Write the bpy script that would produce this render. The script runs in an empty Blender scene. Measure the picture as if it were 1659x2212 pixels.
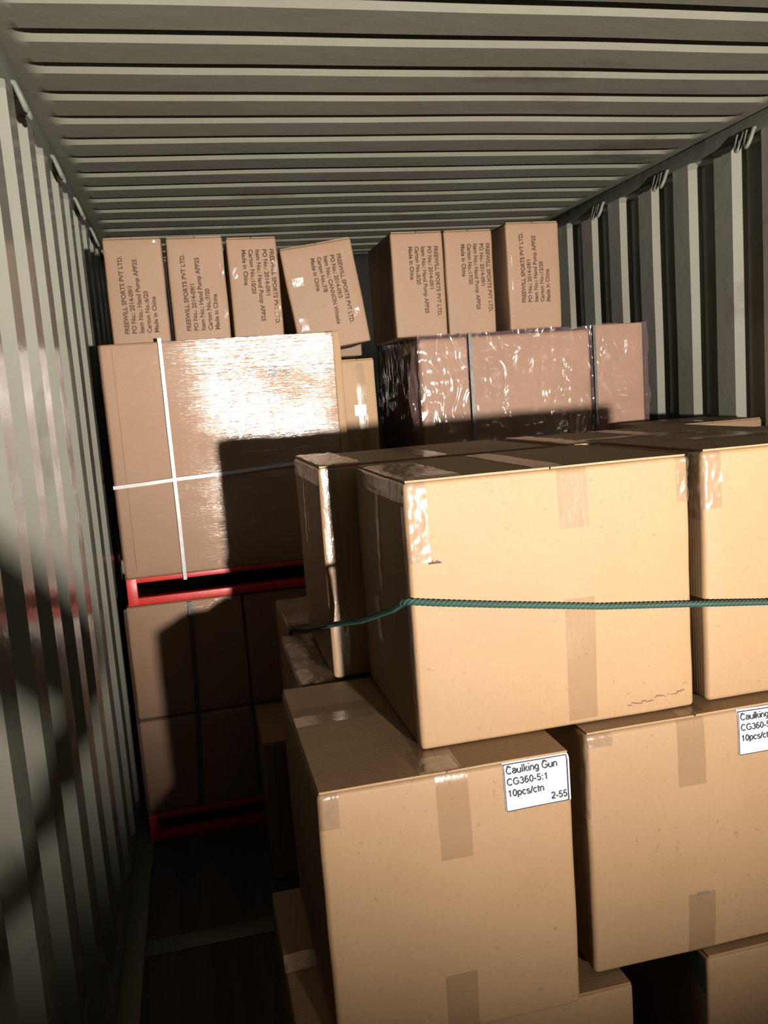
import bpy, bmesh, math, random
from mathutils import Vector, Matrix, noise
PI = math.pi
S = bpy.context.scene
COL = S.collection
random.seed(5)

# ---------------------------------------------------------------- camera
F_PX, CX, CZ = 1855.42, -0.81929, 1.53526
YAW, PITCH, ROLL = 0.21517, -0.13516, -0.07473
fwd = Vector((math.sin(YAW)*math.cos(PITCH), math.cos(YAW)*math.cos(PITCH), math.sin(PITCH)))
rgt = Vector((math.cos(YAW), -math.sin(YAW), 0))
upv = rgt.cross(fwd)
r2 = math.cos(ROLL)*rgt + math.sin(ROLL)*upv
u2 = -math.sin(ROLL)*rgt + math.cos(ROLL)*upv
cd = bpy.data.cameras.new('camera'); cam = bpy.data.objects.new('camera', cd); COL.objects.link(cam)
m = Matrix((r2, u2, -fwd)).transposed().to_4x4(); m.translation = (CX, 0, CZ)
cam.matrix_world = m
cd.sensor_fit = 'HORIZONTAL'; cd.sensor_width = 36; cd.lens = 36*F_PX/1659
cd.clip_start = 0.02; cd.clip_end = 60
S.camera = cam

# ---------------------------------------------------------------- light
w = bpy.data.worlds.new('night'); S.world = w; w.use_nodes = True
w.node_tree.nodes['Background'].inputs[0].default_value = (0.75, 1.0, 0.85, 1)
w.node_tree.nodes['Background'].inputs[1].default_value = 0.0012
ld = bpy.data.lights.new('work_lamp', 'SPOT'); lamp = bpy.data.objects.new('work_lamp', ld); COL.objects.link(lamp)
LPOS = Vector((0.10, -3.0, 1.300)); LAIM = Vector((0.05, 3.0, 2.66))
lamp.location = LPOS; lamp.rotation_euler = (LAIM-LPOS).to_track_quat('-Z', 'Y').to_euler()
ld.energy = 4800; ld.color = (1.0, 0.93, 0.85); ld.spot_size = math.radians(55); ld.spot_blend = 1.0; ld.shadow_soft_size = 0.055
S.view_settings.view_transform = 'Standard'; S.view_settings.look = 'None'
S.view_settings.exposure = 0.0; S.view_settings.gamma = 1.0
S.view_settings.use_curve_mapping = False

# ---------------------------------------------------------------- materials
def nt(name):
    mt = bpy.data.materials.new(name); mt.use_nodes = True
    t = mt.node_tree; t.nodes.clear()
    out = t.nodes.new('ShaderNodeOutputMaterial')
    return mt, t, out
def N(t, kind, **kw):
    n = t.nodes.new(kind)
    for k, v in kw.items():
        if k in n.inputs: n.inputs[k].default_value = v
        else: setattr(n, k, v)
    return n
def L(t, a, b): t.links.new(a, b)
def coords(t, scale=(1, 1, 1)):
    c = N(t, 'ShaderNodeTexCoord'); mp = N(t, 'ShaderNodeMapping'); mp.inputs['Scale'].default_value = scale
    L(t, c.outputs['Object'], mp.inputs['Vector']); return mp.outputs['Vector']
def noisetex(t, vec, scale, detail=3, rough=.5, distort=0):
    n = N(t, 'ShaderNodeTexNoise', Scale=scale, Detail=detail, Roughness=rough, Distortion=distort); L(t, vec, n.inputs['Vector']); return n.outputs['Fac']
def ramp(t, fac, stops):
    r = N(t, 'ShaderNodeValToRGB'); e = r.color_ramp.elements
    while len(e) < len(stops): e.new(0.5)
    for el, (p, c) in zip(e, stops): el.position = p; el.color = (*c, 1)
    L(t, fac, r.inputs[0]); return r.outputs['Color']
def bump(t, h, strength, dist, normal=None):
    b = N(t, 'ShaderNodeBump', Strength=strength, Distance=dist); L(t, h, b.inputs['Height'])
    if normal: L(t, normal, b.inputs['Normal'])
    return b.outputs['Normal']

def kraft(name, c1, c2, rough=.62, speck=True, flute=(1, 1, 1)):
    mt, t, out = nt(name)
    p = N(t, 'ShaderNodeBsdfPrincipled', Roughness=rough)
    p.inputs['Specular IOR Level'].default_value = .3
    v = coords(t)
    big = noisetex(t, v, 3.2, 4)
    fine = noisetex(t, coords(t, (220, 220, 90)), 1, 2)
    base = ramp(t, big, [(.3, c1), (.7, c2)])
    mx = N(t, 'ShaderNodeMix', data_type='RGBA', blend_type='MULTIPLY'); mx.inputs[0].default_value = .3
    L(t, base, mx.inputs[6]); L(t, ramp(t, fine, [(.3, (.8, .78, .74)), (.7, (1, 1, 1))]), mx.inputs[7])
    col = mx.outputs[2]
    if speck:
        sp = noisetex(t, v, 75, 2, .6)
        m2 = N(t, 'ShaderNodeMix', data_type='RGBA', blend_type='MULTIPLY'); m2.inputs[0].default_value = .35
        L(t, col, m2.inputs[6]); L(t, ramp(t, sp, [(.25, (.35, .28, .2)), (.33, (1, 1, 1))]), m2.inputs[7]); col = m2.outputs[2]
    L(t, col, p.inputs['Base Color'])
    wv = N(t, 'ShaderNodeTexWave', Scale=42, Distortion=.4); wv.bands_direction = 'Y'; L(t, v, wv.inputs['Vector'])
    n1 = bump(t, wv.outputs['Fac'], .04, .002)
    n2 = bump(t, big, .25, .01, n1)
    L(t, n2, p.inputs['Normal'])
    L(t, p.outputs[0], out.inputs[0]); return mt
M_KRAFT = kraft('kraft_board', (.202, .122, .061), (.222, .135, .069))
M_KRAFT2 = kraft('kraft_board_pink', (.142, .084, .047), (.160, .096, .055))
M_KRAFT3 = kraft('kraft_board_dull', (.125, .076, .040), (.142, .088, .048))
M_KRAFTW = kraft('kraft_board_under_film', (.168, .096, .052), (.190, .110, .060))
M_EDGE = kraft('kraft_cut_edge', (.10, .06, .03), (.14, .085, .047), .8, False)

def film(name, tint, body, gloss, scale, bstr, rough=.14, dist=.004, layers=1.0, facing=.45, mask=0, detail=4, distort=0):
    """thin clear plastic: mostly see-through, a little milky, with a crinkled shine"""
    mt, t, out = nt(name)
    v = coords(t, scale)
    h = noisetex(t, v, 1, detail, .65, distort)
    h2 = noisetex(t, coords(t, (2.6, 2.6, 3.4)), 1, 2, .5)
    nrm = bump(t, h, bstr, dist); nrm = bump(t, h2, .35*layers, .06, nrm)
    tr = N(t, 'ShaderNodeBsdfTransparent'); df = N(t, 'ShaderNodeBsdfDiffuse'); df.inputs[0].default_value = (*tint, 1)
    gl = N(t, 'ShaderNodeBsdfGlossy', Roughness=rough); gl.inputs[0].default_value = (1, .97, .94, 1); L(t, nrm, gl.inputs['Normal'])
    m1 = N(t, 'ShaderNodeMixShader'); m1.inputs[0].default_value = body; L(t, tr.outputs[0], m1.inputs[1]); L(t, df.outputs[0], m1.inputs[2])
    lw = N(t, 'ShaderNodeLayerWeight', Blend=.25); L(t, nrm, lw.inputs['Normal'])
    ma = N(t, 'ShaderNodeMath', operation='MULTIPLY_ADD'); L(t, lw.outputs['Facing'], ma.inputs[0]); ma.inputs[1].default_value = facing; ma.inputs[2].default_value = gloss
    gf = ma.outputs[0]
    if mask:   # slack and taut areas of the film shine differently
        mk = noisetex(t, coords(t, (mask*2.2, mask*2.2, mask*3)), 1, 3, .6)
        mm = N(t, 'ShaderNodeMath', operation='MULTIPLY'); L(t, gf, mm.inputs[0]); L(t, ramp(t, mk, [(.42, (.12, .12, .12)), (.60, (1, 1, 1))]), mm.inputs[1]); gf = mm.outputs[0]
    m2 = N(t, 'ShaderNodeMixShader'); L(t, gf, m2.inputs[0]); L(t, m1.outputs[0], m2.inputs[1]); L(t, gl.outputs[0], m2.inputs[2])
    L(t, m2.outputs[0], out.inputs[0]); return mt
M_TAPE = film('clear_packing_tape', (.13, .072, .035), .16, .018, (60, 60, 14), .5, .2, .0016)
M_TAPEC = film('crumpled_packing_tape', (.22, .15, .11), .16, .06, (42, 42, 13), .8, .2, .003)
M_WRAP = film('stretch_wrap_streaked', (.36, .22, .16), .10, .036, (3, 3, 125), .6, .12, .0022, .20, .16, .9)
M_WRAP2 = film('stretch_wrap_crumpled', (.26, .16, .17), .14, .04, (12, 12, 6), 1.0, .12, .016, 1.2, .3, 1.9, 1.5, 1.4)

def paint(name, c1, c2, rough, brust=True, spec=.5):
    mt, t, out = nt(name)
    p = N(t, 'ShaderNodeBsdfPrincipled', Roughness=rough); p.inputs['Specular IOR Level'].default_value = spec
    v = coords(t); n = noisetex(t, v, 2.3, 5, .55)
    base = ramp(t, n, [(.35, c1), (.65, c2)])
    if brust:
        s = noisetex(t, coords(t, (1.3, 2.2, 1.3)), 1.4, 6, .6)
        mx = N(t, 'ShaderNodeMix', data_type='RGBA', blend_type='MULTIPLY'); mx.inputs[0].default_value = .8
        L(t, base, mx.inputs[6]); L(t, ramp(t, s, [(.30, (.62, .55, .5)), (.40, (1, 1, 1))]), mx.inputs[7]); base = mx.outputs[2]
    L(t, base, p.inputs['Base Color'])
    L(t, bump(t, noisetex(t, coords(t, (16, 16, 24)), 1, 3), .35, .004), p.inputs['Normal'])
    L(t, p.outputs[0], out.inputs[0]); return mt
M_WALL = paint('grey_green_container_paint', (.148, .145, .118), (.164, .161, .131), .2, True, .42)
M_ROOF = paint('grey_green_roof_paint', (.114, .110, .084), (.130, .126, .098), .6, True, .2)
M_RAIL = paint('grey_green_rail_paint', (.09, .092, .072), (.105, .108, .086), .6, True, .25)
M_STEEL = paint('worn_floor_steel', (.06, .075, .05), (.09, .105, .075), .45)
M_RED = paint('red_pallet_paint', (.33, .010, .008), (.39, .016, .011), .42, False)
M_STRAPW = paint('white_plastic_strap', (.29, .275, .275), (.32, .30, .30), .4, False)
M_STRAPK = paint('dark_plastic_strap', (.03, .035, .03), (.05, .055, .05), .35, False)
M_LABEL = paint('white_label_paper', (.62, .64, .68), (.66, .68, .72), .6, False, .2)
M_BLUE = paint('teal_print_painted_lit', (.10, .20, .19), (.14, .26, .25), .6, False)  # teal print brightened as if lit, for the one side patch
M_MARK = paint('faded_grey_blue_print', (.07, .075, .08), (.10, .105, .11), .7, False, .1)
M_INK = paint('black_ink', (.03, .03, .035), (.04, .04, .045), .7, False, .1)
M_INKB = paint('brown_stamp_ink', (.045, .026, .018), (.06, .036, .025), .8, False, .1)
def floor_mat():
    mt, t, out = nt('dark_plywood_floor')
    p = N(t, 'ShaderNodeBsdfPrincipled', Roughness=.75)
    v = coords(t, (18, 1.2, 1)); n = noisetex(t, v, 1, 6)
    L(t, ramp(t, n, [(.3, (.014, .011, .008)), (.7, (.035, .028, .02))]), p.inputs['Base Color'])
    L(t, bump(t, n, .3, .003), p.inputs['Normal']); L(t, p.outputs[0], out.inputs[0]); return mt
M_FLOOR = floor_mat()
M_ROPE = paint('green_rope_fibre', (.010, .032, .025), (.016, .046, .036), .5, False)

# ---------------------------------------------------------------- helpers
def link(name, bm, mat, parent=None, smooth=True, angle=40):
    me = bpy.data.meshes.new(name); bm.normal_update(); bm.to_mesh(me); bm.free()
    me.materials.append(mat)
    if smooth:
        me.polygons.foreach_set('use_smooth', [True]*len(me.polygons))
        try: me.set_sharp_from_angle(angle=math.radians(angle))
        except Exception: pass
    o = bpy.data.objects.new(name, me); COL.objects.link(o)
    if parent: o.parent = parent
    return o
def empty(name, label, cat, loc, rot=(0, 0, 0), group=None):
    o = bpy.data.objects.new(name, None); COL.objects.link(o); o.empty_display_size = .05
    o.location = loc; o.rotation_euler = rot
    o['label'] = label; o['category'] = cat
    if group: o['group'] = group
    return o
def struct(o): o['kind'] = 'structure'; return o
def bx(bm, x0, x1, y0, y1, z0, z1):
    vs = [bm.verts.new((x, y, z)) for z in (z0, z1) for y in (y0, y1) for x in (x0, x1)]
    for f in ((0, 2, 3, 1), (4, 5, 7, 6), (0, 1, 5, 4), (2, 6, 7, 3), (0, 4, 6, 2), (1, 3, 7, 5)):
        bm.faces.new([vs[i] for i in f])
def bevel(bm, r, seg=2):
    bmesh.ops.bevel(bm, geom=bm.edges[:], offset=r, segments=seg, affect='EDGES', profile=.5)

class Skin:
    """surface of one slightly soft cardboard box (rounded edges, bulging sides); local origin at the base centre"""
    def __init__(s, w, d, h, r=.006, bulge=.004, seed=0, amp=.0018):
        s.h3 = (w/2, d/2, h/2); s.r = r; s.b = bulge; s.seed = seed*7.31; s.amp = amp
    def pt(s, p, off=0.0):
        hx, hy, hz = s.h3; r = s.r
        c = Vector((max(-hx+r, min(hx-r, p[0])), max(-hy+r, min(hy-r, p[1])), max(-hz+r, min(hz-r, p[2]))))
        n = Vector(p)-c; n.normalize()
        q = c+n*(r+off)
        a, b, g = p[0]/hx, p[1]/hy, p[2]/hz
        q.x += s.b*a**5*(1-b*b)*(1-g*g); q.y += s.b*b**5*(1-a*a)*(1-g*g)
        nv = noise.noise_vector(Vector(p)*9+Vector((s.seed, s.seed*.7, 3)))
        q.x += nv.x*s.amp; q.y += nv.y*s.amp; q.z += nv.z*s.amp*.4
        q.z += hz
        return q
    def lin(s, h, n):
        r = s.r; a = [-h, -h+r*.35, -h+r*.7, -h+r]; b = [h-r, h-r*.7, h-r*.35, h]
        return a+[-h+r+(2*h-2*r)*i/n for i in range(1, n)]+b
    def body(s, nx=9, ny=8, nz=9):
        bm = bmesh.new(); ax = [s.lin(s.h3[0], nx), s.lin(s.h3[1], ny), s.lin(s.h3[2], nz)]
        for k in range(3):
            i, j = [(1, 2), (2, 0), (0, 1)][k]
            for sg in (-1, 1):
                g = []
                for u in ax[i]:
                    row = []
                    for v in ax[j]:
                        p = [0, 0, 0]; p[k] = sg*s.h3[k]; p[i] = u; p[j] = v; row.append(bm.verts.new(s.pt(p)))
                    g.append(row)
                for a in range(len(g)-1):
                    for b in range(len(g[0])-1):
                        f = [g[a][b], g[a+1][b], g[a+1][b+1], g[a][b+1]]
                        bm.faces.new(f if sg > 0 else f[::-1])
        bmesh.ops.remove_doubles(bm, verts=bm.verts[:], dist=1e-5); return bm
    def patch(s, bm, face, u0, u1, v0, v1, off=.0012, crumple=0, nu=6, nv=14):
        """face: front (u=x,v=height) left/right (u=y,v=height) top (u=x,v=y); heights measured from the base"""
        hx, hy, hz = s.h3; g = []
        for a in range(nu+1):
            row = []
            for b in range(nv+1):
                u = u0+(u1-u0)*a/nu; v = v0+(v1-v0)*b/nv
                p = {'front': (u, -hy, v-hz), 'back': (u, hy, v-hz), 'left': (-hx, u, v-hz), 'right': (hx, u, v-hz), 'top': (u, v, hz)}[face]
                o = off
                if crumple: o += crumple*abs(noise.noise(Vector((u*60+s.seed, v*45, 1.7))))
                row.append(bm.verts.new(s.pt(p, o)))
            g.append(row)
        for a in range(nu):
            for b in range(nv):
                f = [g[a][b], g[a+1][b], g[a+1][b+1], g[a][b+1]]
                bm.faces.new(f if face in ('front', 'top', 'right') else f[::-1])

def text_mesh(lines, parent, name, mat, place, size, spacing, fit=None, bold=0.0):
    """lines of lettering as ONE flat mesh; place(x,y) -> parent space; fit = width the longest line is scaled to"""
    out = bmesh.new(); dg = bpy.context.evaluated_depsgraph_get()
    data = []
    for ln in lines:
        txt, al, yy = ln if isinstance(ln, tuple) else (ln, 'LEFT', None)
        cu = bpy.data.curves.new('lettering', 'FONT'); cu.body = txt; cu.size = size; cu.align_x = al; cu.resolution_u = 3; cu.offset = bold
        ob = bpy.data.objects.new('lettering', cu); me = bpy.data.meshes.new_from_object(ob)
        data.append((me, yy)); bpy.data.objects.remove(ob); bpy.data.curves.remove(cu)
    wmax = max((max((v.co.x for v in me.vertices), default=0) for me, _ in data))
    sx = fit/wmax if fit else 1
    for i, (me, yy) in enumerate(data):
        base = yy if yy is not None else -i*spacing
        vs = [out.verts.new(place(v.co.x*sx, v.co.y+base)) for v in me.vertices]
        for p in me.polygons:
            try: out.faces.new([vs[k] for k in p.vertices])
            except ValueError: pass
        bpy.data.meshes.remove(me)
    return link(name, out, mat, parent, False)

CART = {}
def carton(label, x0, x1, y0, y1, z0, z1, mat=None, rz=0, ry=0, seed=None, flaps='x', tape_front=None, tape_top=True, cat='carton', group=None,
           r=.006, bulge=.004, name='carton', edge_tape=(), side_tape=None, tw=.055, detail=(14, 10, 14)):
    mat = mat or M_KRAFT
    w, d, h = x1-x0, y1-y0, z1-z0
    seed = seed if seed is not None else len(CART)+1
    root = empty(name, label, cat, ((x0+x1)/2, (y0+y1)/2, z0), (0, ry, rz), group)
    ft = .004 if flaps else 0
    sk = Skin(w, d, h-ft, r, bulge, seed)
    link('body', sk.body(*detail), mat, root)
    if flaps:
        for sg in (-1, 1):
            bm = bmesh.new()
            if flaps == 'x': a0, a1, b0, b1 = sorted((sg*.0015, sg*(w/2-.004)))+[-d/2+.003, d/2-.003]
            else: a0, a1 = -w/2+.003, w/2-.003; b0, b1 = sorted((sg*.0015, sg*(d/2-.004)))
            n = 10; top = []; bot = []
            for i in range(n+1):
                ra = []; rb = []
                for j in range(n+1):
                    x = a0+(a1-a0)*i/n; y = b0+(b1-b0)*j/n
                    k = noise.noise(Vector((x*6+seed, y*6, sg*2.0)))*.0012+.0006
                    ra.append(bm.verts.new((x, y, h-.0002-abs(k)))); rb.append(bm.verts.new((x, y, h-ft-.0002)))
                top.append(ra); bot.append(rb)
            for i in range(n):
                for j in range(n): bm.faces.new((top[i][j], top[i+1][j], top[i+1][j+1], top[i][j+1]))
                bm.faces.new((top[i][0], bot[i][0], bot[i+1][0], top[i+1][0])); bm.faces.new((top[i+1][n], bot[i+1][n], bot[i][n], top[i][n]))
                bm.faces.new((top[0][i+1], bot[0][i+1], bot[0][i], top[0][i])); bm.faces.new((top[n][i], bot[n][i], bot[n][i+1], top[n][i+1]))
            link('flap', bm, mat, root, True, 30)
    top = Skin(w, d, h, r, bulge, seed)
    if tape_top:
        bm = bmesh.new()
        if flaps == 'y': top.patch(bm, 'top', -w/2, w/2, -tw/2, tw/2, .0012, 0, 14, 5)
        else: top.patch(bm, 'top', -tw/2, tw/2, -d/2, d/2, .0012, 0, 5, 14)
        link('packing_tape', bm, M_TAPE, root)
    for (u, v0, v1) in (tape_front or []):
        bm = bmesh.new(); sk.patch(bm, 'front', u-tw/2, u+tw/2, v0, min(v1, h-ft)); link('packing_tape', bm, M_TAPE, root)
    for (face, u0, u1, v0, v1, cr) in edge_tape:
        bm = bmesh.new(); (top if face == 'top' else sk).patch(bm, face, u0, u1, v0, v1 if face == 'top' else min(v1, h-ft), .0014, cr, 12, 22)
        link('corner_tape', bm, M_TAPEC, root)
    CART[label] = sk
    root_info = dict(root=root, sk=sk, w=w, d=d, h=h)
    return root_info

def stamp(c, lines, up=True, size=.021, sp=.0245, length=.262, cx=0, cz=None, mat=None):
    """printed block on the front face; up: reads bottom to top, else top to bottom"""
    h = c['h']; cz = cz if cz is not None else h/2
    sk = c['sk']; tot = sp*4
    def place(x, y):
        if up: u, v = cx+(-y)-tot/2, cz-length/2+x
        else: u, v = cx+y+tot/2, cz+length/2-x
        return sk.pt((u, -c['d']/2, v-sk.h3[2]), .0022)
    text_mesh(lines, c['root'], 'printed_text', mat or M_INKB, place, size, sp, length, .0006)

# ---------------------------------------------------------------- container shell
Y0C, Y1C = -0.75, 5.15
XI, XO = 1.150, 1.186            # inner and outer planes of the wall corrugation
ZR, ZC = 2.322, 2.385            # underside of the top rail, ceiling
PW = 0.2715
def wall(side, phase):
    bm = bmesh.new(); prof = []
    k = math.floor((Y0C-phase)/PW)
    y = phase+k*PW
    while y < Y1C+PW:
        prof += [(y-.053, XI), (y+.053, XI), (y+.083, XO), (y+.1885, XO)]
        y += PW
    prof = [(max(Y0C, min(Y1C, a)), b) for a, b in prof]
    p2 = []
    for a in prof:
        if not p2 or abs(a[0]-p2[-1][0]) > 1e-6: p2.append(a)
    nz = 70; cols = []
    for (yy, xx) in p2:
        col = []
        for i in range(nz+1):
            z = .02+(ZR+.012-.02)*i/nz
            xo = xx
            if z > ZR-.03: xo = XO if xx == XI else XO
            wob = .0022*noise.noise(Vector((yy*2.1, z*2.2, side*5)))
            xb = xx
            # recesses are closed by a slanted cap just under the rail
            if xx == XO:
                tz = max(0, min(1, (z-(ZR-.018))/.016)); xb = XO+(XI-XO)*tz
            tz = max(0, min(1, ((.075)-z)/.03)); xb = xb+(XI-xb)*tz
            col.append(bm.verts.new((side*(xb+wob), yy, z)))
        cols.append(col)
    for a in range(len(cols)-1):
        for i in range(nz):
            f = [cols[a][i], cols[a+1][i], cols[a+1][i+1], cols[a][i+1]]
            bm.faces.new(f if side < 0 else f[::-1])
    # outer skin gives the panel its thickness
    bx(bm, *sorted((side*(XO+.004), side*(XO+.012))), Y0C, Y1C, 0, ZC)
    o = struct(link('wall_left' if side < 0 else 'wall_right', bm, M_WALL, None, True, 18)); return o
WL = wall(-1, 2.83); WR = wall(1, 2.872)

def ceiling():
    P = .19472; A0 = 1.97359
    bm = bmesh.new(); ys = []
    k0 = math.floor((Y0C-A0)/P); k = k0
    # one trough: flat, steps up, trough top, slanted face (turned to the door) back down
    while A0+k*P < Y1C:
        c = A0+k*P   # middle of the slanted face seen from the door
        ys += [(c-.0540, 0), (c-.0525, .04), (c-.0395, .96), (c-.038, 1), (c-.0195, 1), (c-.0175, .95), (c+.0175, .05), (c+.0195, 0), (c+.05, 0), (c+.10, 0)]
        k += 1
    ys = [(y, s) for y, s in ys if Y0C < y < Y1C]
    ys = [(Y0C, 0)]+ys+[(Y1C, 0)]
    X = 1.118
    xs = [-1.19, -1.13, -X, -X+.004, -X+.012, -X+.022, -X+.034, -X+.048, -X+.065]
    xs = xs+[-1.05+2.1*i/26 for i in range(27)]+[-a for a in xs[::-1]]
    fx = {}
    cols = []
    for x in xs:
        e = (X-abs(x))/.055; e = max(0, min(1, e)); e = e*e*(3-2*e)
        col = []
        for y, s in ys:
            z = ZC+.030*s*e + .0035*noise.noise(Vector((x*1.6, y*1.8, 4.2))) + .006*noise.noise(Vector((x*.6, y*.5, 9)))
            yy = y+.002*noise.noise(Vector((x*3, y*3, 0)))
            col.append(bm.verts.new((x, yy, z)))
        cols.append(col)
    for a in range(len(cols)-1):
        for i in range(len(ys)-1): bm.faces.new((cols[a][i], cols[a][i+1], cols[a+1][i+1], cols[a+1][i]))
    bx(bm, -1.2, 1.2, Y0C, Y1C, ZC+.045, ZC+.052)
    return struct(link('ceiling', bm, M_ROOF, None, True, 17))
ceiling()
for side, nm in ((-1, 'trim_1'), (1, 'trim_2')):
    bm = bmesh.new(); bx(bm, *sorted((side*(XI-.006), side*XO)), Y0C, Y1C, ZR, ZC-.004); bevel(bm, .004)
    struct(link(nm, bm, M_RAIL))
for side, nm in ((-1, 'baseboard_left'), (1, 'baseboard_right')):
    bm = bmesh.new(); bx(bm, *sorted((side*1.092, side*1.185)), Y0C, Y1C, -.03, .006); bevel(bm, .003)
    struct(link(nm, bm, M_STEEL))
bm = bmesh.new(); bx(bm, -1.092, 1.092, Y0C, 2.372, -.04, 0); bx(bm, -1.092, 1.092, 2.452, Y1C, -.04, 0)
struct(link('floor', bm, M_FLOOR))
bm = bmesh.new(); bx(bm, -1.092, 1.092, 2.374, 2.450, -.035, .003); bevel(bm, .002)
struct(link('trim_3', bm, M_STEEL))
bm = bmesh.new(); a = -1.19; pr = []
while a < 1.19: pr += [(a, 0), (a+.1, 0), (a+.13, .03), (a+.23, .03)]; a += .26
cs = [[bm.verts.new((min(1.19, x), Y1C+y, z)) for z in (0, ZC+.03)] for x, y in pr]
for i in range(len(cs)-1): bm.faces.new((cs[i][0], cs[i+1][0], cs[i+1][1], cs[i][1]))
bx(bm, -1.2, 1.2, Y1C+.035, Y1C+.05, -.03, ZC+.05)
struct(link('wall_back', bm, M_WALL, None, False))

def tube(bm, pts, rad, seg=8, closed=False, cap=True):
    rings = []; n = len(pts)
    up = Vector((0, 0, 1))
    for i, p in enumerate(pts):
        p = Vector(p)
        a = Vector(pts[(i-1) % n] if closed or i > 0 else pts[0]); b = Vector(pts[(i+1) % n] if closed or i < n-1 else pts[-1])
        t = (b-a).normalized(); s = t.cross(up)
        if s.length < 1e-3: s = t.cross(Vector((1, 0, 0)))
        s.normalize(); q = s.cross(t)
        rings.append([bm.verts.new(p+rad*(math.cos(2*PI*k/seg)*s+math.sin(2*PI*k/seg)*q)) for k in range(seg)])
    m = n if closed else n-1
    for i in range(m):
        A, B = rings[i], rings[(i+1) % n]
        for k in range(seg): bm.faces.new((A[k], A[(k+1) % seg], B[(k+1) % seg], B[k]))
    if cap and not closed: bm.faces.new(rings[0][::-1]); bm.faces.new(rings[-1])

def lashing(side, y):
    """bent steel rod: two hanging loops welded under the top rail"""
    bm = bmesh.new(); x0 = side*(XI-.002); z = ZR+.014
    for dy in (-.026, .026):
        pts = []
        for i in range(13):
            a = PI*i/12
            pts.append((x0-side*(.010+.018*math.sin(a)), y+dy-.017*math.cos(a), z-.004-.056*math.sin(a)))
        tube(bm, [(x0+side*.006, pts[0][1], z)]+pts+[(x0+side*.006, pts[-1][1], z)], .0068, 8)
    o = link('lashing_ring', bm, M_RAIL, WL if side < 0 else WR)
for y in (1.64, 2.18, 2.72, 3.262, 3.805, 4.35): lashing(1, y)
for y in (1.76, 2.33, 2.945, 3.49, 4.03, 4.57): lashing(-1, y)

# ---------------------------------------------------------------- pallets
def pallet(label, x0, x1, y0, y1, z0, z1):
    root = empty('steel_pallet', label, 'pallet', ((x0+x1)/2, (y0+y1)/2, z0))
    w, d, h = x1-x0, y1-y0, z1-z0; t = .017; tb = .026
    bm = bmesh.new(); bx(bm, -w/2, w/2, -d/2, -d/2+.05, h-t, h); bevel(bm, .0015); link('top_rail', bm, M_RED, root)
    bm = bmesh.new(); bx(bm, -w/2, w/2, d/2-.05, d/2, h-t, h); bevel(bm, .0015); link('top_rail', bm, M_RED, root)
    bm = bmesh.new(); bx(bm, -w/2, w/2, -d/2, -d/2+.05, 0, tb); bevel(bm, .0015); link('bottom_rail', bm, M_RED, root)
    bm = bmesh.new(); bx(bm, -w/2, w/2, d/2-.05, d/2, 0, tb); bevel(bm, .0015); link('bottom_rail', bm, M_RED, root)
    for x in (-w/2, w/2-.034):
        for y in (-d/2-.0004, d/2-.0496):
            bm = bmesh.new(); bx(bm, x-.0005, x+.0345, y, y+.05, 0, h-.0005); bevel(bm, .0015); link('post', bm, M_RED, root)
    bm = bmesh.new()
    for i in range(6):
        x = -w/2+.05+(w-.1)*i/5
        bx(bm, x-.03, x+.03, -d/2+.05, d/2-.05, h-t-.002, h-.003)
    link('deck_slats', bm, M_RED, root)
    return root
pallet('bright red steel pallet under the upper strapped load by the left wall', -1.083, -.285, 3.052, 4.15, .872, .968)
pallet('dim red steel pallet on the floor at the bottom of the left stack', -1.100, -.290, 3.052, 4.15, .001, .098)

def strap(parent, pts, wd, mat, name='strap', vertical=True, th=.0012):
    bm = bmesh.new(); rows = []
    for p in pts:
        p = Vector(p); s = Vector((wd/2, 0, 0)) if vertical else Vector((0, 0, wd/2))
        rows.append([bm.verts.new(p-s), bm.verts.new(p+s), bm.verts.new(p+s+Vector((0, th, 0))), bm.verts.new(p-s+Vector((0, th, 0)))])
    for a, b in zip(rows, rows[1:]):
        for k in range(4): bm.faces.new((a[k], a[(k+1) % 4], b[(k+1) % 4], b[k]))
    return link(name, bm, mat, parent, False)

def wrap_sheet(parent, w, d, h, mat, x=0, off=.004, seed=1, faces=('front', 'left', 'right'), amp=.003, nx=60, nz=60, ragged=False, bul=0):
    """stretch film: closely follows the load, lumpy; local origin at the base centre of the load"""
    bm = bmesh.new()
    def P(x, y, z, n):
        k = noise.noise(Vector((x*3+seed, z*14, y*3)))*amp+noise.noise(Vector((x*11+seed, z*30, y*11)))*amp*.4
        return Vector((x, y, z))+n*(off+abs(k))
    path = []
    r = .008
    if 'left' in faces: path += [((-w/2, d/2-(d)*i/20), (-1, 0)) for i in range(20)]
    path += [((-w/2+w*i/nx, -d/2), (0, -1)) for i in range(nx+1)]
    if 'right' in faces: path += [((w/2, -d/2+d*i/20), (1, 0)) for i in range(1, 21)]
    cols = []
    for (px, py), (ax, ay) in path:
        col = []
        for j in range(nz+1):
            z = h*j/nz
            if ragged and j == nz: z += .01*noise.noise(Vector((px*9, py*9, seed)))
            n = Vector((ax, ay, 0))
            if abs(abs(px)-w/2) < 1e-6 and abs(py+d/2) < 1e-6: n = Vector((math.copysign(.8, px), -.8, 0))
            q = P(px, py, z, n)
            if bul and ay: q.y -= bul*math.sin(PI*min(1, max(0, (px+w/2)/(w*.67))))
            col.append(bm.verts.new(q))
        cols.append(col)
    for a in range(len(cols)-1):
        for j in range(nz): bm.faces.new((cols[a][j], cols[a+1][j], cols[a+1][j+1], cols[a][j+1]))
    return link('stretch_wrap', bm, mat, parent)

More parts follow.
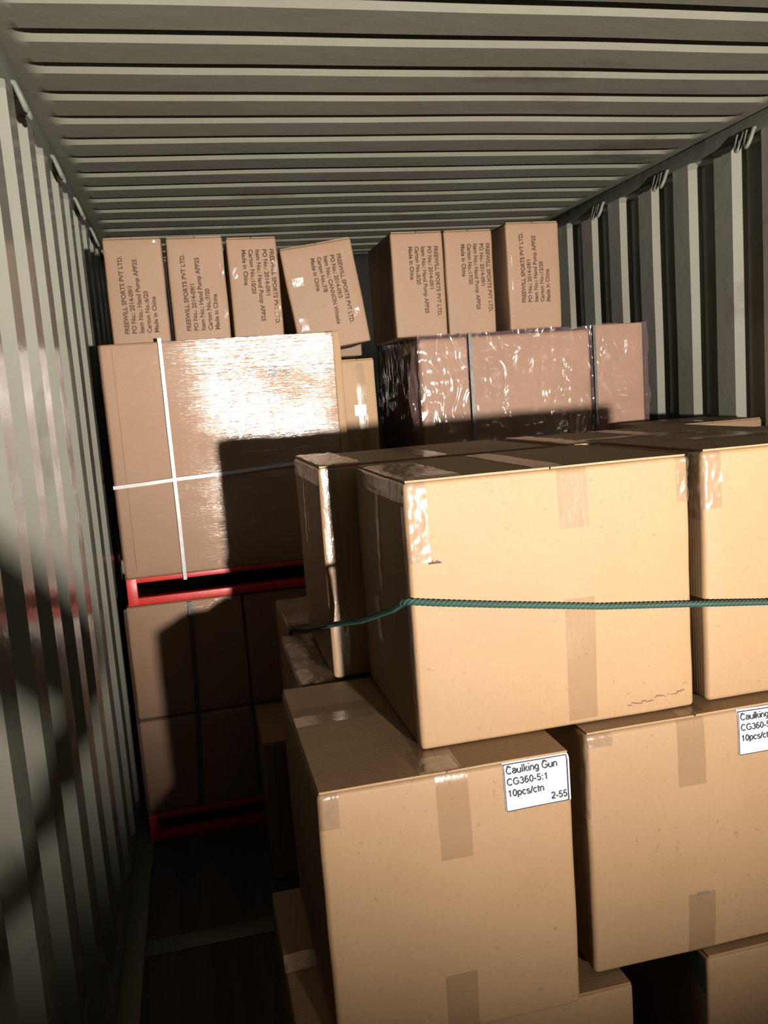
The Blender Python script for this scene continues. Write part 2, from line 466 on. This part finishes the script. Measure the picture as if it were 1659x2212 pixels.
# upper load by the left wall
ld1 = empty('wrapped_load', 'tall shrink-wrapped carton load with crossed white straps on the bright red pallet', 'wrapped load', (-.676, 3.62, .968))
W1, D1, H1 = .80, 1.10, .80
sk1 = Skin(W1, D1, .737, .012, .002, 3)
link('carton_block', sk1.body(16, 10, 12), M_KRAFTW, ld1).location = (0, 0, 0)
fp = Skin(W1+.012, .028, .802, .010, .001, 8, .0012)
o = link('front_board', fp.body(20, 2, 20), M_KRAFTW, ld1); o.location = (0, -D1/2-.008, 0)
YF = -D1/2-.008-.014
bm = bmesh.new(); bx(bm, -.368, -.3655, YF-.0012, YF, .03, .79); o = link('crease', bm, M_EDGE, ld1, False)
bm = bmesh.new(); bx(bm, W1/2-.018, W1/2+.010, YF-.006, YF+.03, .0, .803); bevel(bm, .004); link('corner_protector', bm, M_KRAFT, ld1)
for (a, b, c, e) in ((.150, .18, .655, .705), (.20, .213, .67, .71), (.305, .325, .665, .69), (.335, .37, .66, .70)):
    bm = bmesh.new(); bx(bm, a, b, YF-.002, YF, c, e); link('printed_mark', bm, M_MARK, ld1, False)
ws = wrap_sheet(ld1, W1+.012, 1.13, .80, M_WRAP, seed=2, amp=.0014, bul=.0045); ws.location = (0, -.006, 0)
strap(ld1, [(-.208, YF-.016, .812), (-.208, YF-.017, .5), (-.206, YF-.017, .2), (-.207, YF-.012, -.02)], .012, M_STRAPW)
strap(ld1, [(-.412, YF-.010, .322), (-.3, YF-.016, .327), (-.2, YF-.018, .333), (0, YF-.018, .34), (.2, YF-.016, .351), (.41, YF-.010, .357)], .012, M_STRAPW, vertical=False)

# lower load: two columns of wrapped cartons under one film
ld0 = empty('wrapped_load', 'shadowed lower load of wrapped cartons between the two red pallets', 'wrapped load', (-.693, 3.62, .098))
for i, (a, b) in enumerate(((-.403, -.004), (.004, .403))):
    for j, (z0, z1) in enumerate(((.002, .346), (.356, .768))):
        sk = Skin(b-a, 1.1, z1-z0, .009, .003, 20+i*2+j)
        o = link('carton', sk.body(), M_KRAFTW, ld0); o.location = ((a+b)/2, 0, z0)
ws = wrap_sheet(ld0, .812, 1.11, .345, M_WRAP, seed=7, amp=.003)
ws = wrap_sheet(ld0, .81, 1.108, .765, M_WRAP, seed=9, amp=.001, faces=('front',), off=.007)
strap(ld0, [(-.183, -.566, .765), (-.19, -.568, .5), (-.203, -.568, .25), (-.22, -.566, .005)], .016, M_STRAPK)

# right hand load
ld2 = empty('wrapped_load', 'wide load in crumpled purplish shrink-wrap with dark vertical straps behind the foreground cartons', 'wrapped load', (.472, 3.40, 0))
sk = Skin(.675, .69, 1.725, .016, .004, 31); o = link('carton_block', sk.body(14, 10, 16), M_KRAFTW, ld2); o.location = (-.112, 0, 0)
for z0, z1, s in ((1.32, 1.738, 33), (.9, 1.315, 34), (.46, .895, 35), (0, .455, 36)):
    sk = Skin(.212, .69, z1-z0, .006, .002, s); o = link('carton', sk.body(8, 8, 8), M_KRAFTW, ld2); o.location = (.338, 0, z0)
bm = bmesh.new()
wrap = wrap_sheet(ld2, 0.905, .70, 1.738, M_WRAP2, seed=14, amp=.012, nx=90, nz=120, ragged=True)
strap(ld2, [(-.262, -.372, 1.735), (-.264, -.374, 1.4), (-.27, -.372, .3)], .012, M_STRAPK)
strap(ld2, [(.230, -.370, 1.735), (.230, -.372, 1.4), (.224, -.37, .3)], .010, M_STRAPK)
# loose film hanging from the left corner
bm = bmesh.new(); g = []
for i in range(9):
    row = []
    for j in range(19):
        u = i/8; v = j/18
        wdt = .05*(1-.55*abs(v-.6)*1.6)
        row.append(bm.verts.new((-.462-wdt*u, -.33-.05*u+.012*noise.noise(Vector((u*5, v*9, 2))), 1.70-.30*v+.01*noise.noise(Vector((u*4, v*6, 5))))))
    g.append(row)
for i in range(8):
    for j in range(18): bm.faces.new((g[i][j], g[i+1][j], g[i+1][j+1], g[i][j+1]))
link('loose_film', bm, M_WRAP2, ld2)

# narrow stack between the two loads
for k in range(4):
    pos = ['topmost, with a small white sticker', 'second from the top', 'third from the top', 'lowest, on the floor'][k]
    c = carton('narrow carton in the stack between the two wrapped loads, '+pos, -.245, -.112, 3.215, 3.62, 1.26-.42*k, 1.677-.42*k, M_KRAFT,
               tape_front=[(.01, .0, .42)], group=None, tw=.035)
    if k == 0:
        bm = bmesh.new(); c['sk'].patch(bm, 'front', -.022, .022, .205, .245, .0025, 0, 4, 4); link('sticker', bm, M_LABEL, c['root'])

# ---------------------------------------------------------------- top row of stamped cartons
TXT = lambda no, it='Hand Pump APP25', po='2014-09/1': ['FREEWILL SPORTS PVT LTD.', 'PO No.: '+po, 'Item No.: '+it, 'Carton No.:'+no, 'Made in China']
G1 = 'stamped cartons on top of the loads'
def top_carton(label, x0, x1, yf, zt, zb, lines, up, cx=0, cz=None, rz=0, ry=0, dp=.40, tapes=(), length=.262, sp=.0245, edge=()):
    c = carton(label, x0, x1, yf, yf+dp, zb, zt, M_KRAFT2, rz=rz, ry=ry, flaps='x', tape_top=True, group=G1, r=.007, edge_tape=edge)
    stamp(c, lines, up, cx=cx, cz=cz, length=length, sp=sp)
    for (u, v, a, b) in tapes:
        bm = bmesh.new(); c['sk'].patch(bm, 'front', u-a/2, u+a/2, v-b/2, v+b/2, .002, .004, 5, 5); link('tape_scrap', bm, M_TAPEC, c['root'])
    return c
ZB = 1.7055
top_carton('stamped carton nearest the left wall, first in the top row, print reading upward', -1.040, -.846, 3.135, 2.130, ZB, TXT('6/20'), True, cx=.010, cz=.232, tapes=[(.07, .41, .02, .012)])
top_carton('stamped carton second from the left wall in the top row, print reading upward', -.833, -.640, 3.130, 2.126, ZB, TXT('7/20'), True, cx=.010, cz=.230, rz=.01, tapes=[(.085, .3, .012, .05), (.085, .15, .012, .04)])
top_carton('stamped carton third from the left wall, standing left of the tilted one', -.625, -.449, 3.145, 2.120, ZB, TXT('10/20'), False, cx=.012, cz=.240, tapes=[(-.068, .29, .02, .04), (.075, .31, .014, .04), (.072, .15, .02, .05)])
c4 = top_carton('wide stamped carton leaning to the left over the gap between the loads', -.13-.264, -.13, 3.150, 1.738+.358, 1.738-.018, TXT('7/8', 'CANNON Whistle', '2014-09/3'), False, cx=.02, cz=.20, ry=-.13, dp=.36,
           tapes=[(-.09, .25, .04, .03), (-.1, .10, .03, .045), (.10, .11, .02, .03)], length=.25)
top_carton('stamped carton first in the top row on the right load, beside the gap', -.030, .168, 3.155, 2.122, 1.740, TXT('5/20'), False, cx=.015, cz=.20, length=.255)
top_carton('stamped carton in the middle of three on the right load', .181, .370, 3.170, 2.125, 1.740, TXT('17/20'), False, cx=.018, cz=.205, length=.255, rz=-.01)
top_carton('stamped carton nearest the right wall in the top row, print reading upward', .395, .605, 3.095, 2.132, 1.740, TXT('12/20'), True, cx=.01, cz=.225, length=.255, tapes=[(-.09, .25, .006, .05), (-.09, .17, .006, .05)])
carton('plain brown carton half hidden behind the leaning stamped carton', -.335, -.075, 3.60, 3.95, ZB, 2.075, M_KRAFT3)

# ---------------------------------------------------------------- foreground stack
ZL0, ZL1, ZL2 = .463, .930, 1.395
# bottom layer
p0 = carton('carton at the bottom of the frame carrying the labelled carton at the front left', -.745, -.146, 1.292, 1.805, 0, ZL0, M_KRAFT, flaps='y', tape_front=[(0, .3, .46)])
p1 = carton('bottom carton at the lower right corner with the lit part of its teal print painted on the side', .012, .48, 1.305, 1.82, 0, ZL0+.004, M_KRAFT, tape_front=[(.02, .0, .2)],
            edge_tape=[('front', -.234, -.19, .02, .30, .004)])
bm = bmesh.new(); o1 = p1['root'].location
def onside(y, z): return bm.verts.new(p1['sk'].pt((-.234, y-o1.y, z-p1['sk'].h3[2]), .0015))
bm.faces.new([onside(1.46, .395), onside(1.46, .458), onside(1.313, .458), onside(1.313, .383), onside(1.375, .425)][::-1]); link('lit_print_patch', bm, M_BLUE, p1['root'])  # teal only where light falls on the side; the shadow edge is its outline
carton('bottom layer carton on the floor directly behind the front left bottom carton', -.60, -.09, 1.825, 2.235, 0, ZL0, M_KRAFT, detail=(5, 5, 5))
carton('bottom carton in the third row under the tape-edged carton', -.585, -.08, 2.285, 2.62, 0, ZL0, M_KRAFT, detail=(5, 5, 5))
carton('dark bottom carton farthest back before the left load, on the floor', -.690, -.20, 2.655, 3.005, 0, ZL0, M_KRAFT, tape_front=[(-.19, .1, .46)])
# middle layer
def arc(cx, cy, rx, ry, a0, a1, n=12):
    return [(cx+rx*math.cos(math.radians(a0+(a1-a0)*i/n)), cy+ry*math.sin(math.radians(a0+(a1-a0)*i/n))) for i in range(n+1)]
# plain grotesque lettering drawn as strokes: glyph -> (advance, [strokes])
GL = {
 'C': (.722, [arc(.38, .36, .30, .33, 40, 320, 20)]), 'G': (.778, [arc(.39, .36, .31, .33, 42, 318, 20)[:-1]+[(.68, .14), (.68, .34), (.43, .34)]]),
 'a': (.556, [arc(.27, .37, .19, .13, 165, 10, 8)+[(.455, .06), (.50, .03)], [(.455, .31)]+arc(.25, .165, .19, .125, 100, 345, 12)[:-2]+[(.40, .10), (.455, .16)]]),
 'u': (.556, [[(.08, .51), (.08, .2)]+arc(.265, .17, .185, .14, 180, 340, 9), [(.465, .51), (.465, 0)]]),
 'l': (.235, [[(.115, .716), (.115, 0)]]), 'i': (.235, [[(.115, .51), (.115, 0)], [(.115, .716), (.115, .625)]]),
 'k': (.5, [[(.09, .716), (.09, 0)], [(.43, .51), (.10, .20)], [(.22, .31), (.46, 0)]]),
 'n': (.556, [[(.09, .51), (.09, 0)], [(.09, .32)]+arc(.275, .33, .185, .15, 155, 0, 9)+[(.46, 0)]]),
 'g': (.556, [arc(.265, .265, .19, .225, 0, 360, 20), [(.46, .51), (.46, -.02)]+arc(.27, -.04, .19, .13, 0, -150, 9)]),
 'p': (.556, [arc(.285, .265, .19, .225, 0, 360, 20), [(.095, .51), (.095, -.2)]]),
 'c': (.5, [arc(.27, .26, .20, .225, 40, 320, 14)]), 's': (.5, [arc(.245, .365, .165, .115, 25, 225, 9)+arc(.25, .145, .18, .12, 60, -160, 10)]),
 't': (.29, [[(.14, .65), (.14, .10)]+arc(.21, .09, .07, .06, 180, 290, 4), [(.02, .48), (.26, .48)]]), '/': (.29, [[(.27, .73), (.01, -.02)]]),
 '0': (.556, [arc(.275, .35, .19, .315, 0, 360, 22)]), '1': (.556, [[(.12, .54), (.22, .57), (.31, .69), (.31, 0)]]),
 '2': (.556, [arc(.27, .50, .19, .175, 170, -35, 10)+[(.08, .07), (.07, .045), (.49, .045)]]), '3': (.556, [arc(.265, .51, .17, .155, 165, -80, 10)+arc(.265, .20, .195, .165, 85, -165, 12)]),
 '5': (.556, [[(.45, .67), (.15, .67), (.10, .34)]+arc(.27, .225, .195, .19, 135, -160, 13)]), '6': (.556, [arc(.275, .22, .185, .185, 0, 360, 18), arc(.30, .35, .215, .325, 55, 200, 12)]),
 '-': (.333, [[(.04, .25), (.29, .25)]]), ':': (.28, [[(.14, .13), (.14, 0)], [(.14, .51), (.14, .38)]]), ' ': (.278, [])}
def stroke_text(items, parent, mat, place, sx, sy, wd=.145):
    """items: (text, x, y) baseline starts; every stroke becomes a ribbon of constant width"""
    bm = bmesh.new()
    for txt, x0, y0 in items:
        x = x0
        for ch in txt:
            adv, st = GL[ch]
            for pl in st:
                n = len(pl); closed = n > 3 and abs(pl[0][0]-pl[-1][0])+abs(pl[0][1]-pl[-1][1]) < 1e-6
                prev = None
                for i, (a, b) in enumerate(pl):
                    pa = pl[i-1] if i else (pl[-2] if closed else pl[0]); pb = pl[i+1] if i < n-1 else (pl[1] if closed else pl[-1])
                    dx, dy = pb[0]-pa[0], pb[1]-pa[1]; q = math.hypot(dx, dy) or 1
                    nx, ny = -dy/q*wd/2, dx/q*wd/2
                    cur = [bm.verts.new(place(x+(a+k*nx)*sx, y0+(b+k*ny)*sy)) for k in (1, -1)]
                    if prev: bm.faces.new((prev[0], prev[1], cur[1], cur[0]))
                    prev = cur
            x += adv*sx
    return link('lettering', bm, mat, parent, False)
def caulk_label(c, u0, u1, v0, v1, num=None):
    """printed paper label with a thin black frame line, stuck on the front"""
    sk = c['sk']; bm = bmesh.new(); sk.patch(bm, 'front', u0, u1, v0, v1, .0022, 0, 10, 8)
    o = link('printed_label', bm, M_LABEL, c['root'])
    bm = bmesh.new(); t = .0014; W = u1-u0
    a0, a1, b0, b1 = u0+.0005, u1-.0042, v0+.0005, v1-.0055
    for (x0, x1, z0, z1) in ((a0, a1, b0, b0+t), (a0, a1, b1-t, b1), (a0, a0+t, b0, b1), (a1-t, a1, b0, b1)): sk.patch(bm, 'front', x0, x1, z0, z1, .0034, 0, 10, 10)
    link('frame_line', bm, M_INK, o, False)
    def place(x, y): return sk.pt((u0+x, -c['d']/2, v1-.0055+y-sk.h3[2]), .0036)
    items = [('Caulking Gun', .0042, -.0157), ('CG360-5:1', .0044, -.0353), ('10pcs/ctn', .0046, -.0549)]
    if num: items.append((num, .0800, -.0719))
    stroke_text(items, o, M_INK, place, .0149, .0168)
B = carton('labelled carton numbered 2-55 in the middle layer at the front left', -.683, -.256, 1.270, 1.788, ZL0+.002, ZL1-.002, M_KRAFT, tape_front=[(.006, .315, .47), (0, 0, .11)], seed=41, r=.009, bulge=.006,
           edge_tape=[('front', -.212, -.18, .40, .46, .003), ('top', -.045, .02, -.256, -.20, .003)])
bm = bmesh.new(); Skin(.427, .518, .465, .009, .006, 41).patch(bm, 'top', -.21, .21, .02, .07, .0020, 0, 14, 4); link('packing_tape', bm, M_TAPE, B['root'])
caulk_label(B, .094, .2105, .377, .4625, '2-55')
Fc = carton('labelled carton in the middle layer at the right edge, its label cut off', -.203, .226, 1.322, 1.80, ZL0+.006, ZL1-.002, M_KRAFT, tape_front=[(-.012, .33, .47), (.0, .0, .12)], seed=43, r=.009, bulge=.006,
            edge_tape=[('front', -.212, -.165, .43, .462, .003), ('left', -.256, -.22, .30, .46, .004), ('front', -.01, .016, .115, .123, .002)])
caulk_label(Fc, .082, .1985, .370, .4565)
D_ = carton('middle layer carton with shiny taped edge in the row behind the labelled one', -.637, -.11, 1.812, 2.232, ZL0+.002, ZL1-.008, M_KRAFT, flaps='y', rz=.0, seed=44,
            edge_tape=[('top', -.262, -.185, -.21, .21, .005), ('left', -.21, .21, .40, .46, .004)])
carton('middle layer carton with taped edge in the third row, by the green rope end', -.610, -.09, 2.300, 2.64, ZL0+.002, ZL1-.002, M_KRAFT, flaps='y', seed=45,
       edge_tape=[('top', -.26, -.20, -.16, .17, .005)])
# top layer
A = carton('large carton at the centre of the top layer, crossed by the green rope', -.488, .031, 1.357, 1.775, ZL1, ZL2-.001, M_KRAFT, tape_front=[(.037, .355, .465), (.04, 0, .232)], seed=51, r=.008, bulge=.005,
           edge_tape=[('front', -.259, -.222, .325, .461, .005), ('left', -.209, .209, .425, .461, .005), ('top', -.259, -.16, -.208, .12, .005), ('front', .235, .2595, .38, .461, .006),
                      ('left', -.02, .0, .24, .43, .004), ('left', -.209, -.19, .0, .42, .003), ('left', .02, .06, .13, .22, .004)])
bm = bmesh.new(); A['sk'].patch(bm, 'front', -.226, -.204, .3215, .3235, .0012, 0, 10, 1)
for i in range(7): A['sk'].patch(bm, 'front', -.226+.003*i, -.2245+.003*i, .3235, .3250+.001*(i % 3), .0012, 0, 1, 1)
link('ink_smudge', bm, M_INKB, A['root'], False)
bm = bmesh.new()   # scuffs near the lower right edge
random.seed(11)
for i in range(16):
    u = .13+.105*i/15; v = .022+.012*i/15+random.uniform(-.003, .003); a = random.uniform(.0015, .005)
    A['sk'].patch(bm, 'front', u-a, u+a, v-a*.4, v+a*.3, .0012, 0, 2, 1)
link('scuff_mark', bm, M_EDGE, A['root'], False)
C = carton('carton standing on end behind and left of the large central carton, rope across its corner', -.563, -.035, 1.797, 2.205, ZL1, ZL2+.001, M_KRAFT, seed=52, r=.008, bulge=.004,
           edge_tape=[('left', -.204, .204, .425, .462, .005), ('top', -.259, -.17, -.20, .20, .006), ('front', -.259, -.225, .0, .46, .003), ('left', .02, .035, .27, .43, .004), ('left', -.02, -.012, .30, .43, .003)])
Gc = carton('brightly lit carton at the right edge of the top layer', .062, .585, 1.362, 1.78, ZL1, ZL2+.003, M_KRAFT, tape_front=[(.04, .30, .465)], seed=53, r=.010, bulge=.005,
            edge_tape=[('front', -.2615, -.225, .36, .462, .005), ('left', -.209, -.17, .34, .46, .005), ('top', -.15, .1, -.02, .04, .004)])
carton('top layer carton in the second row, directly behind the brightly lit carton', .010, .53, 1.80, 2.215, ZL1, ZL2-.002, M_KRAFT, seed=54, edge_tape=[('top', -.255, -.2, -.2, .2, .005), ('top', -.2, .1, -.15, -.11, .004)])
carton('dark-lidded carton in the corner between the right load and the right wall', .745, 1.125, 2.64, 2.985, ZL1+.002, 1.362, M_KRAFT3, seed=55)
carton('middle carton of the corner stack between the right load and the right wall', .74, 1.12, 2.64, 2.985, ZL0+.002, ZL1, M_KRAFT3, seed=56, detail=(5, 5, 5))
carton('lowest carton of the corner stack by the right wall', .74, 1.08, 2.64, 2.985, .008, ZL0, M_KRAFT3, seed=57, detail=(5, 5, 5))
carton('middle layer carton in the front row nearest the right wall', .70, 1.12, 1.325, 1.84, ZL0+.006, ZL1-.002, M_KRAFT, seed=58, detail=(5, 5, 5))
carton('middle layer carton right of the one with the cut-off label', .245, .675, 1.325, 1.84, ZL0+.006, ZL1-.002, M_KRAFT, seed=59, detail=(5, 5, 5))
carton('middle layer carton in the second row under the central cartons', -.09, .43, 1.86, 2.27, ZL0+.002, ZL1-.002, M_KRAFT, seed=60, detail=(5, 5, 5))
carton('middle layer carton in the second row by the right wall', .45, .97, 1.86, 2.60, ZL0+.002, ZL1-.002, M_KRAFT, seed=61, detail=(5, 5, 5))
carton('bottom carton in the front row nearest the right wall', .50, 1.05, 1.305, 1.82, 0, ZL0+.004, M_KRAFT, seed=62, detail=(5, 5, 5))
carton('bottom carton in the second row left of centre', -.07, .43, 1.84, 2.27, 0, ZL0, M_KRAFT, seed=63, detail=(5, 5, 5))
carton('bottom carton in the second row by the right wall', .45, .97, 1.84, 2.60, 0, ZL0, M_KRAFT, seed=64, detail=(5, 5, 5))

# ---------------------------------------------------------------- rope
def rope():
    key = [(1.10, 1.349, 1.10), (.6, 1.350, 1.100), (.40, 1.350, 1.104), (.18, 1.348, 1.108), (.03, 1.347, 1.124), (-.15, 1.345, 1.143), (-.337, 1.345, 1.170), (-.45, 1.346, 1.187), (-.490, 1.350, 1.193), (-.5005, 1.362, 1.190), (-.506, 1.42, 1.166), (-.53, 1.607, 1.103),
           (-.556, 1.76, 1.062), (-.566, 1.80, 1.050), (-.573, 1.95, 1.008), (-.577, 2.14, .957), (-.59, 2.22, .938), (-.605, 2.245, .930), (-.61, 2.262, .90), (-.61, 2.266, .80), (-.60, 2.266, .60)]
    key = [Vector(k) for k in key]; pts = []
    for i in range(len(key)-1):
        p0 = key[max(0, i-1)]; p1 = key[i]; p2 = key[i+1]; p3 = key[min(len(key)-1, i+2)]
        n = max(2, int((p2-p1).length/.0022))
        m1 = (p2-p0)*.5*min(1, (p2-p1).length/max(1e-6, (p1-p0).length if i else 1)); m2 = (p3-p1)*.5*min(1, (p2-p1).length/max(1e-6, (p3-p2).length if i < len(key)-2 else 1))
        for k in range(n):
            t = k/n
            pts.append(p1.lerp(p2, t) if (p2-p1).length > .12 else p1*(2*t**3-3*t**2+1)+m1*(t**3-2*t**2+t)+p2*(-2*t**3+3*t**2)+m2*(t**3-t**2))
    pts.append(key[-1]); bm = bmesh.new(); up = Vector((0, 0, 1))
    s = 0; frames = []
    for i, p in enumerate(pts):
        t = (pts[min(i+1, len(pts)-1)]-pts[max(0, i-1)]).normalized()
        a = t.cross(up)
        if a.length < .05: a = Vector((0, 1, 0)).cross(t)
        a.normalize(); b = a.cross(t)
        if i: s += (p-pts[i-1]).length
        frames.append((p, a, b, s))
    for k in range(3):
        path = [p+.0030*(math.cos(2*PI*(s/.027)+k*2*PI/3)*a+math.sin(2*PI*(s/.027)+k*2*PI/3)*b) for p, a, b, s in frames]
        tube(bm, path, .0031, 6)
    o = link('rope', bm, M_ROPE)
    o['label'] = 'twisted dark green rope stretched across the foreground cartons'; o['category'] = 'rope'
rope()

# ---------------------------------------------------------------- the photographer, standing behind the lens
def skinned(name, verts, edges, mat, parent, sub=2, root=0):
    """one continuous surface grown over a skeleton; verts: {key: (x, y, z, radius)}"""
    keys = list(verts); me = bpy.data.meshes.new(name)
    me.from_pydata([verts[k][:3] for k in keys], [(keys.index(a), keys.index(b)) for a, b in edges], [])
    ob = bpy.data.objects.new(name, me); COL.objects.link(ob)
    sm = ob.modifiers.new('skin', 'SKIN'); sm.use_smooth_shade = True
    for i, k in enumerate(keys):
        sv = me.skin_vertices[0].data[i]; v = verts[k]; sv.radius = (v[3], v[4] if len(v) > 4 else v[3]); sv.use_root = (i == root)
    if sub: sb = ob.modifiers.new('sub', 'SUBSURF'); sb.levels = sub; sb.render_levels = sub
    dg = bpy.context.evaluated_depsgraph_get(); dg.update()
    nm = bpy.data.meshes.new_from_object(ob.evaluated_get(dg)); nm.name = name
    ob.modifiers.clear(); ob.data = nm; nm.materials.clear(); nm.materials.append(mat)
    nm.polygons.foreach_set('use_smooth', [True]*len(nm.polygons)); ob.parent = parent
    return ob
def person():
    M_SKIN = paint('skin', (.30, .16, .10), (.34, .19, .12), .5, False); M_JKT = paint('navy_jacket_cloth', (.012, .016, .03), (.02, .026, .045), .85, False)
    M_TRS = paint('dark_trouser_cloth', (.02, .02, .022), (.03, .03, .033), .85, False); M_HAIR = paint('dark_hair', (.01, .008, .006), (.02, .015, .01), .6, False)
    M_BLK = paint('black_plastic', (.01, .01, .011), (.014, .014, .015), .3, False)
    P = empty('person', 'person in a dark jacket behind the lens, right elbow out, taking the picture', 'person', (-.86, -.42, 0))
    o = P.location
    def R(d): return {k: (v[0]-o.x, v[1]-o.y, v[2], *v[3:]) for k, v in d.items()}
    b = dict(pel=(-.86, -.42, .92, .125, .09), waist=(-.86, -.42, 1.06, .115, .085), chest=(-.86, -.43, 1.24, .135, .10), neck0=(-.86, -.43, 1.385, .065), neck1=(-.86, -.42, 1.45, .05), head=(-.86, -.41, 1.53, .072), top=(-.86, -.42, 1.63, .07),
        shr=(-.70, -.43, 1.345, .055), elr=(-.505, -.32, 1.065, .037), wrr=(-.655, -.26, .985, .024), har=(-.70, -.24, .965, .026, .016),
        shl=(-1.02, -.43, 1.345, .055), ell=(-1.04, -.25, 1.16, .037), wrl=(-.90, -.125, 1.40, .024), hal=(-.885, -.105, 1.45, .026, .016),
        hpr=(-.77, -.42, .88, .085), knr=(-.765, -.41, .49, .055), anr=(-.765, -.44, .10, .038), ftr=(-.765, -.32, .04, .035, .028),
        hpl=(-.95, -.42, .88, .085), knl=(-.955, -.41, .49, .055), anl=(-.955, -.44, .10, .038), ftl=(-.955, -.32, .04, .035, .028))
    E = [('pel', 'waist'), ('waist', 'chest'), ('chest', 'neck0'), ('neck0', 'neck1'), ('neck1', 'head'), ('head', 'top'), ('chest', 'shr'), ('shr', 'elr'), ('elr', 'wrr'), ('wrr', 'har'),
         ('chest', 'shl'), ('shl', 'ell'), ('ell', 'wrl'), ('wrl', 'hal'), ('pel', 'hpr'), ('hpr', 'knr'), ('knr', 'anr'), ('anr', 'ftr'), ('pel', 'hpl'), ('hpl', 'knl'), ('knl', 'anl'), ('anl', 'ftl')]
    # fingers: right hand hooked over the jacket front, left hand round the phone
    for i, (dx, ln) in enumerate(((-.022, .7), (-.008, .95), (.007, 1), (.021, .9))):
        b[f'fr{i}a'] = (-.725, -.24, .965+dx, .0095); b[f'fr{i}b'] = (-.725-.035*ln, -.245, .962+dx, .0085); b[f'fr{i}c'] = (-.725-.055*ln, -.267, .958+dx, .007)
        b[f'fl{i}a'] = (-.885, -.098, 1.47+dx, .0095); b[f'fl{i}b'] = (-.878, -.066-.004*i, 1.478+dx, .0085); b[f'fl{i}c'] = (-.852, -.058, 1.482+dx, .007)
        E += [('har', f'fr{i}a'), (f'fr{i}a', f'fr{i}b'), (f'fr{i}b', f'fr{i}c'), ('hal', f'fl{i}a'), (f'fl{i}a', f'fl{i}b'), (f'fl{i}b', f'fl{i}c')]
    b['tr1'] = (-.69, -.225, .995, .011); b['tr2'] = (-.715, -.22, 1.015, .009); E += [('har', 'tr1'), ('tr1', 'tr2')]
    b['tl1'] = (-.87, -.115, 1.475, .011); b['tl2'] = (-.85, -.098, 1.497, .009); E += [('hal', 'tl1'), ('tl1', 'tl2')]
    b['nose'] = (-.86, -.325, 1.525, .011); E += [('head', 'nose')]
    skinned('body', R(b), E, M_SKIN, P)
    j = dict(pel=(-.86, -.42, .90, .15, .115), waist=(-.86, -.42, 1.06, .14, .11), chest=(-.86, -.43, 1.25, .155, .12), neck0=(-.86, -.43, 1.39, .075),
        shr=(-.70, -.43, 1.345, .07), elr=(-.50, -.32, 1.062, .062), wrr=(-.64, -.265, .992, .048), shl=(-1.02, -.43, 1.345, .07), ell=(-1.045, -.25, 1.155, .05), wrl=(-.905, -.135, 1.38, .036))
    skinned('jacket', R(j), [('pel', 'waist'), ('waist', 'chest'), ('chest', 'neck0'), ('chest', 'shr'), ('shr', 'elr'), ('elr', 'wrr'), ('chest', 'shl'), ('shl', 'ell'), ('ell', 'wrl')], M_JKT, P)
    t = dict(pel=(-.86, -.42, .93, .13, .10), hpr=(-.77, -.42, .85, .10), knr=(-.765, -.41, .49, .075), anr=(-.765, -.435, .10, .06), hpl=(-.95, -.42, .85, .10), knl=(-.955, -.41, .49, .075), anl=(-.955, -.435, .10, .06))
    skinned('trousers', R(t), [('pel', 'hpr'), ('hpr', 'knr'), ('knr', 'anr'), ('pel', 'hpl'), ('hpl', 'knl'), ('knl', 'anl')], M_TRS, P)
    hr = dict(a=(-.86, -.455, 1.52, .068), b=(-.86, -.445, 1.61, .082), c=(-.86, -.40, 1.665, .06))
    skinned('hair', R(hr), [('a', 'b'), ('b', 'c')], M_HAIR, P)
    for x in (-.765, -.955):
        sh = dict(a=(x, -.47, .045, .045, .04), b=(x, -.36, .042, .05, .04), c=(x, -.26, .032, .045, .03))
        skinned('shoe', R(sh), [('a', 'b'), ('b', 'c')], M_BLK, P)
    bm = bmesh.new(); bx(bm, -.850, -.792, -.083, -.075, 1.430, 1.553); bevel(bm, .003, 3)
    ph = link('phone', bm, M_BLK); ph['label'] = 'black phone held up in the left hand to take the picture'; ph['category'] = 'phone'
person()
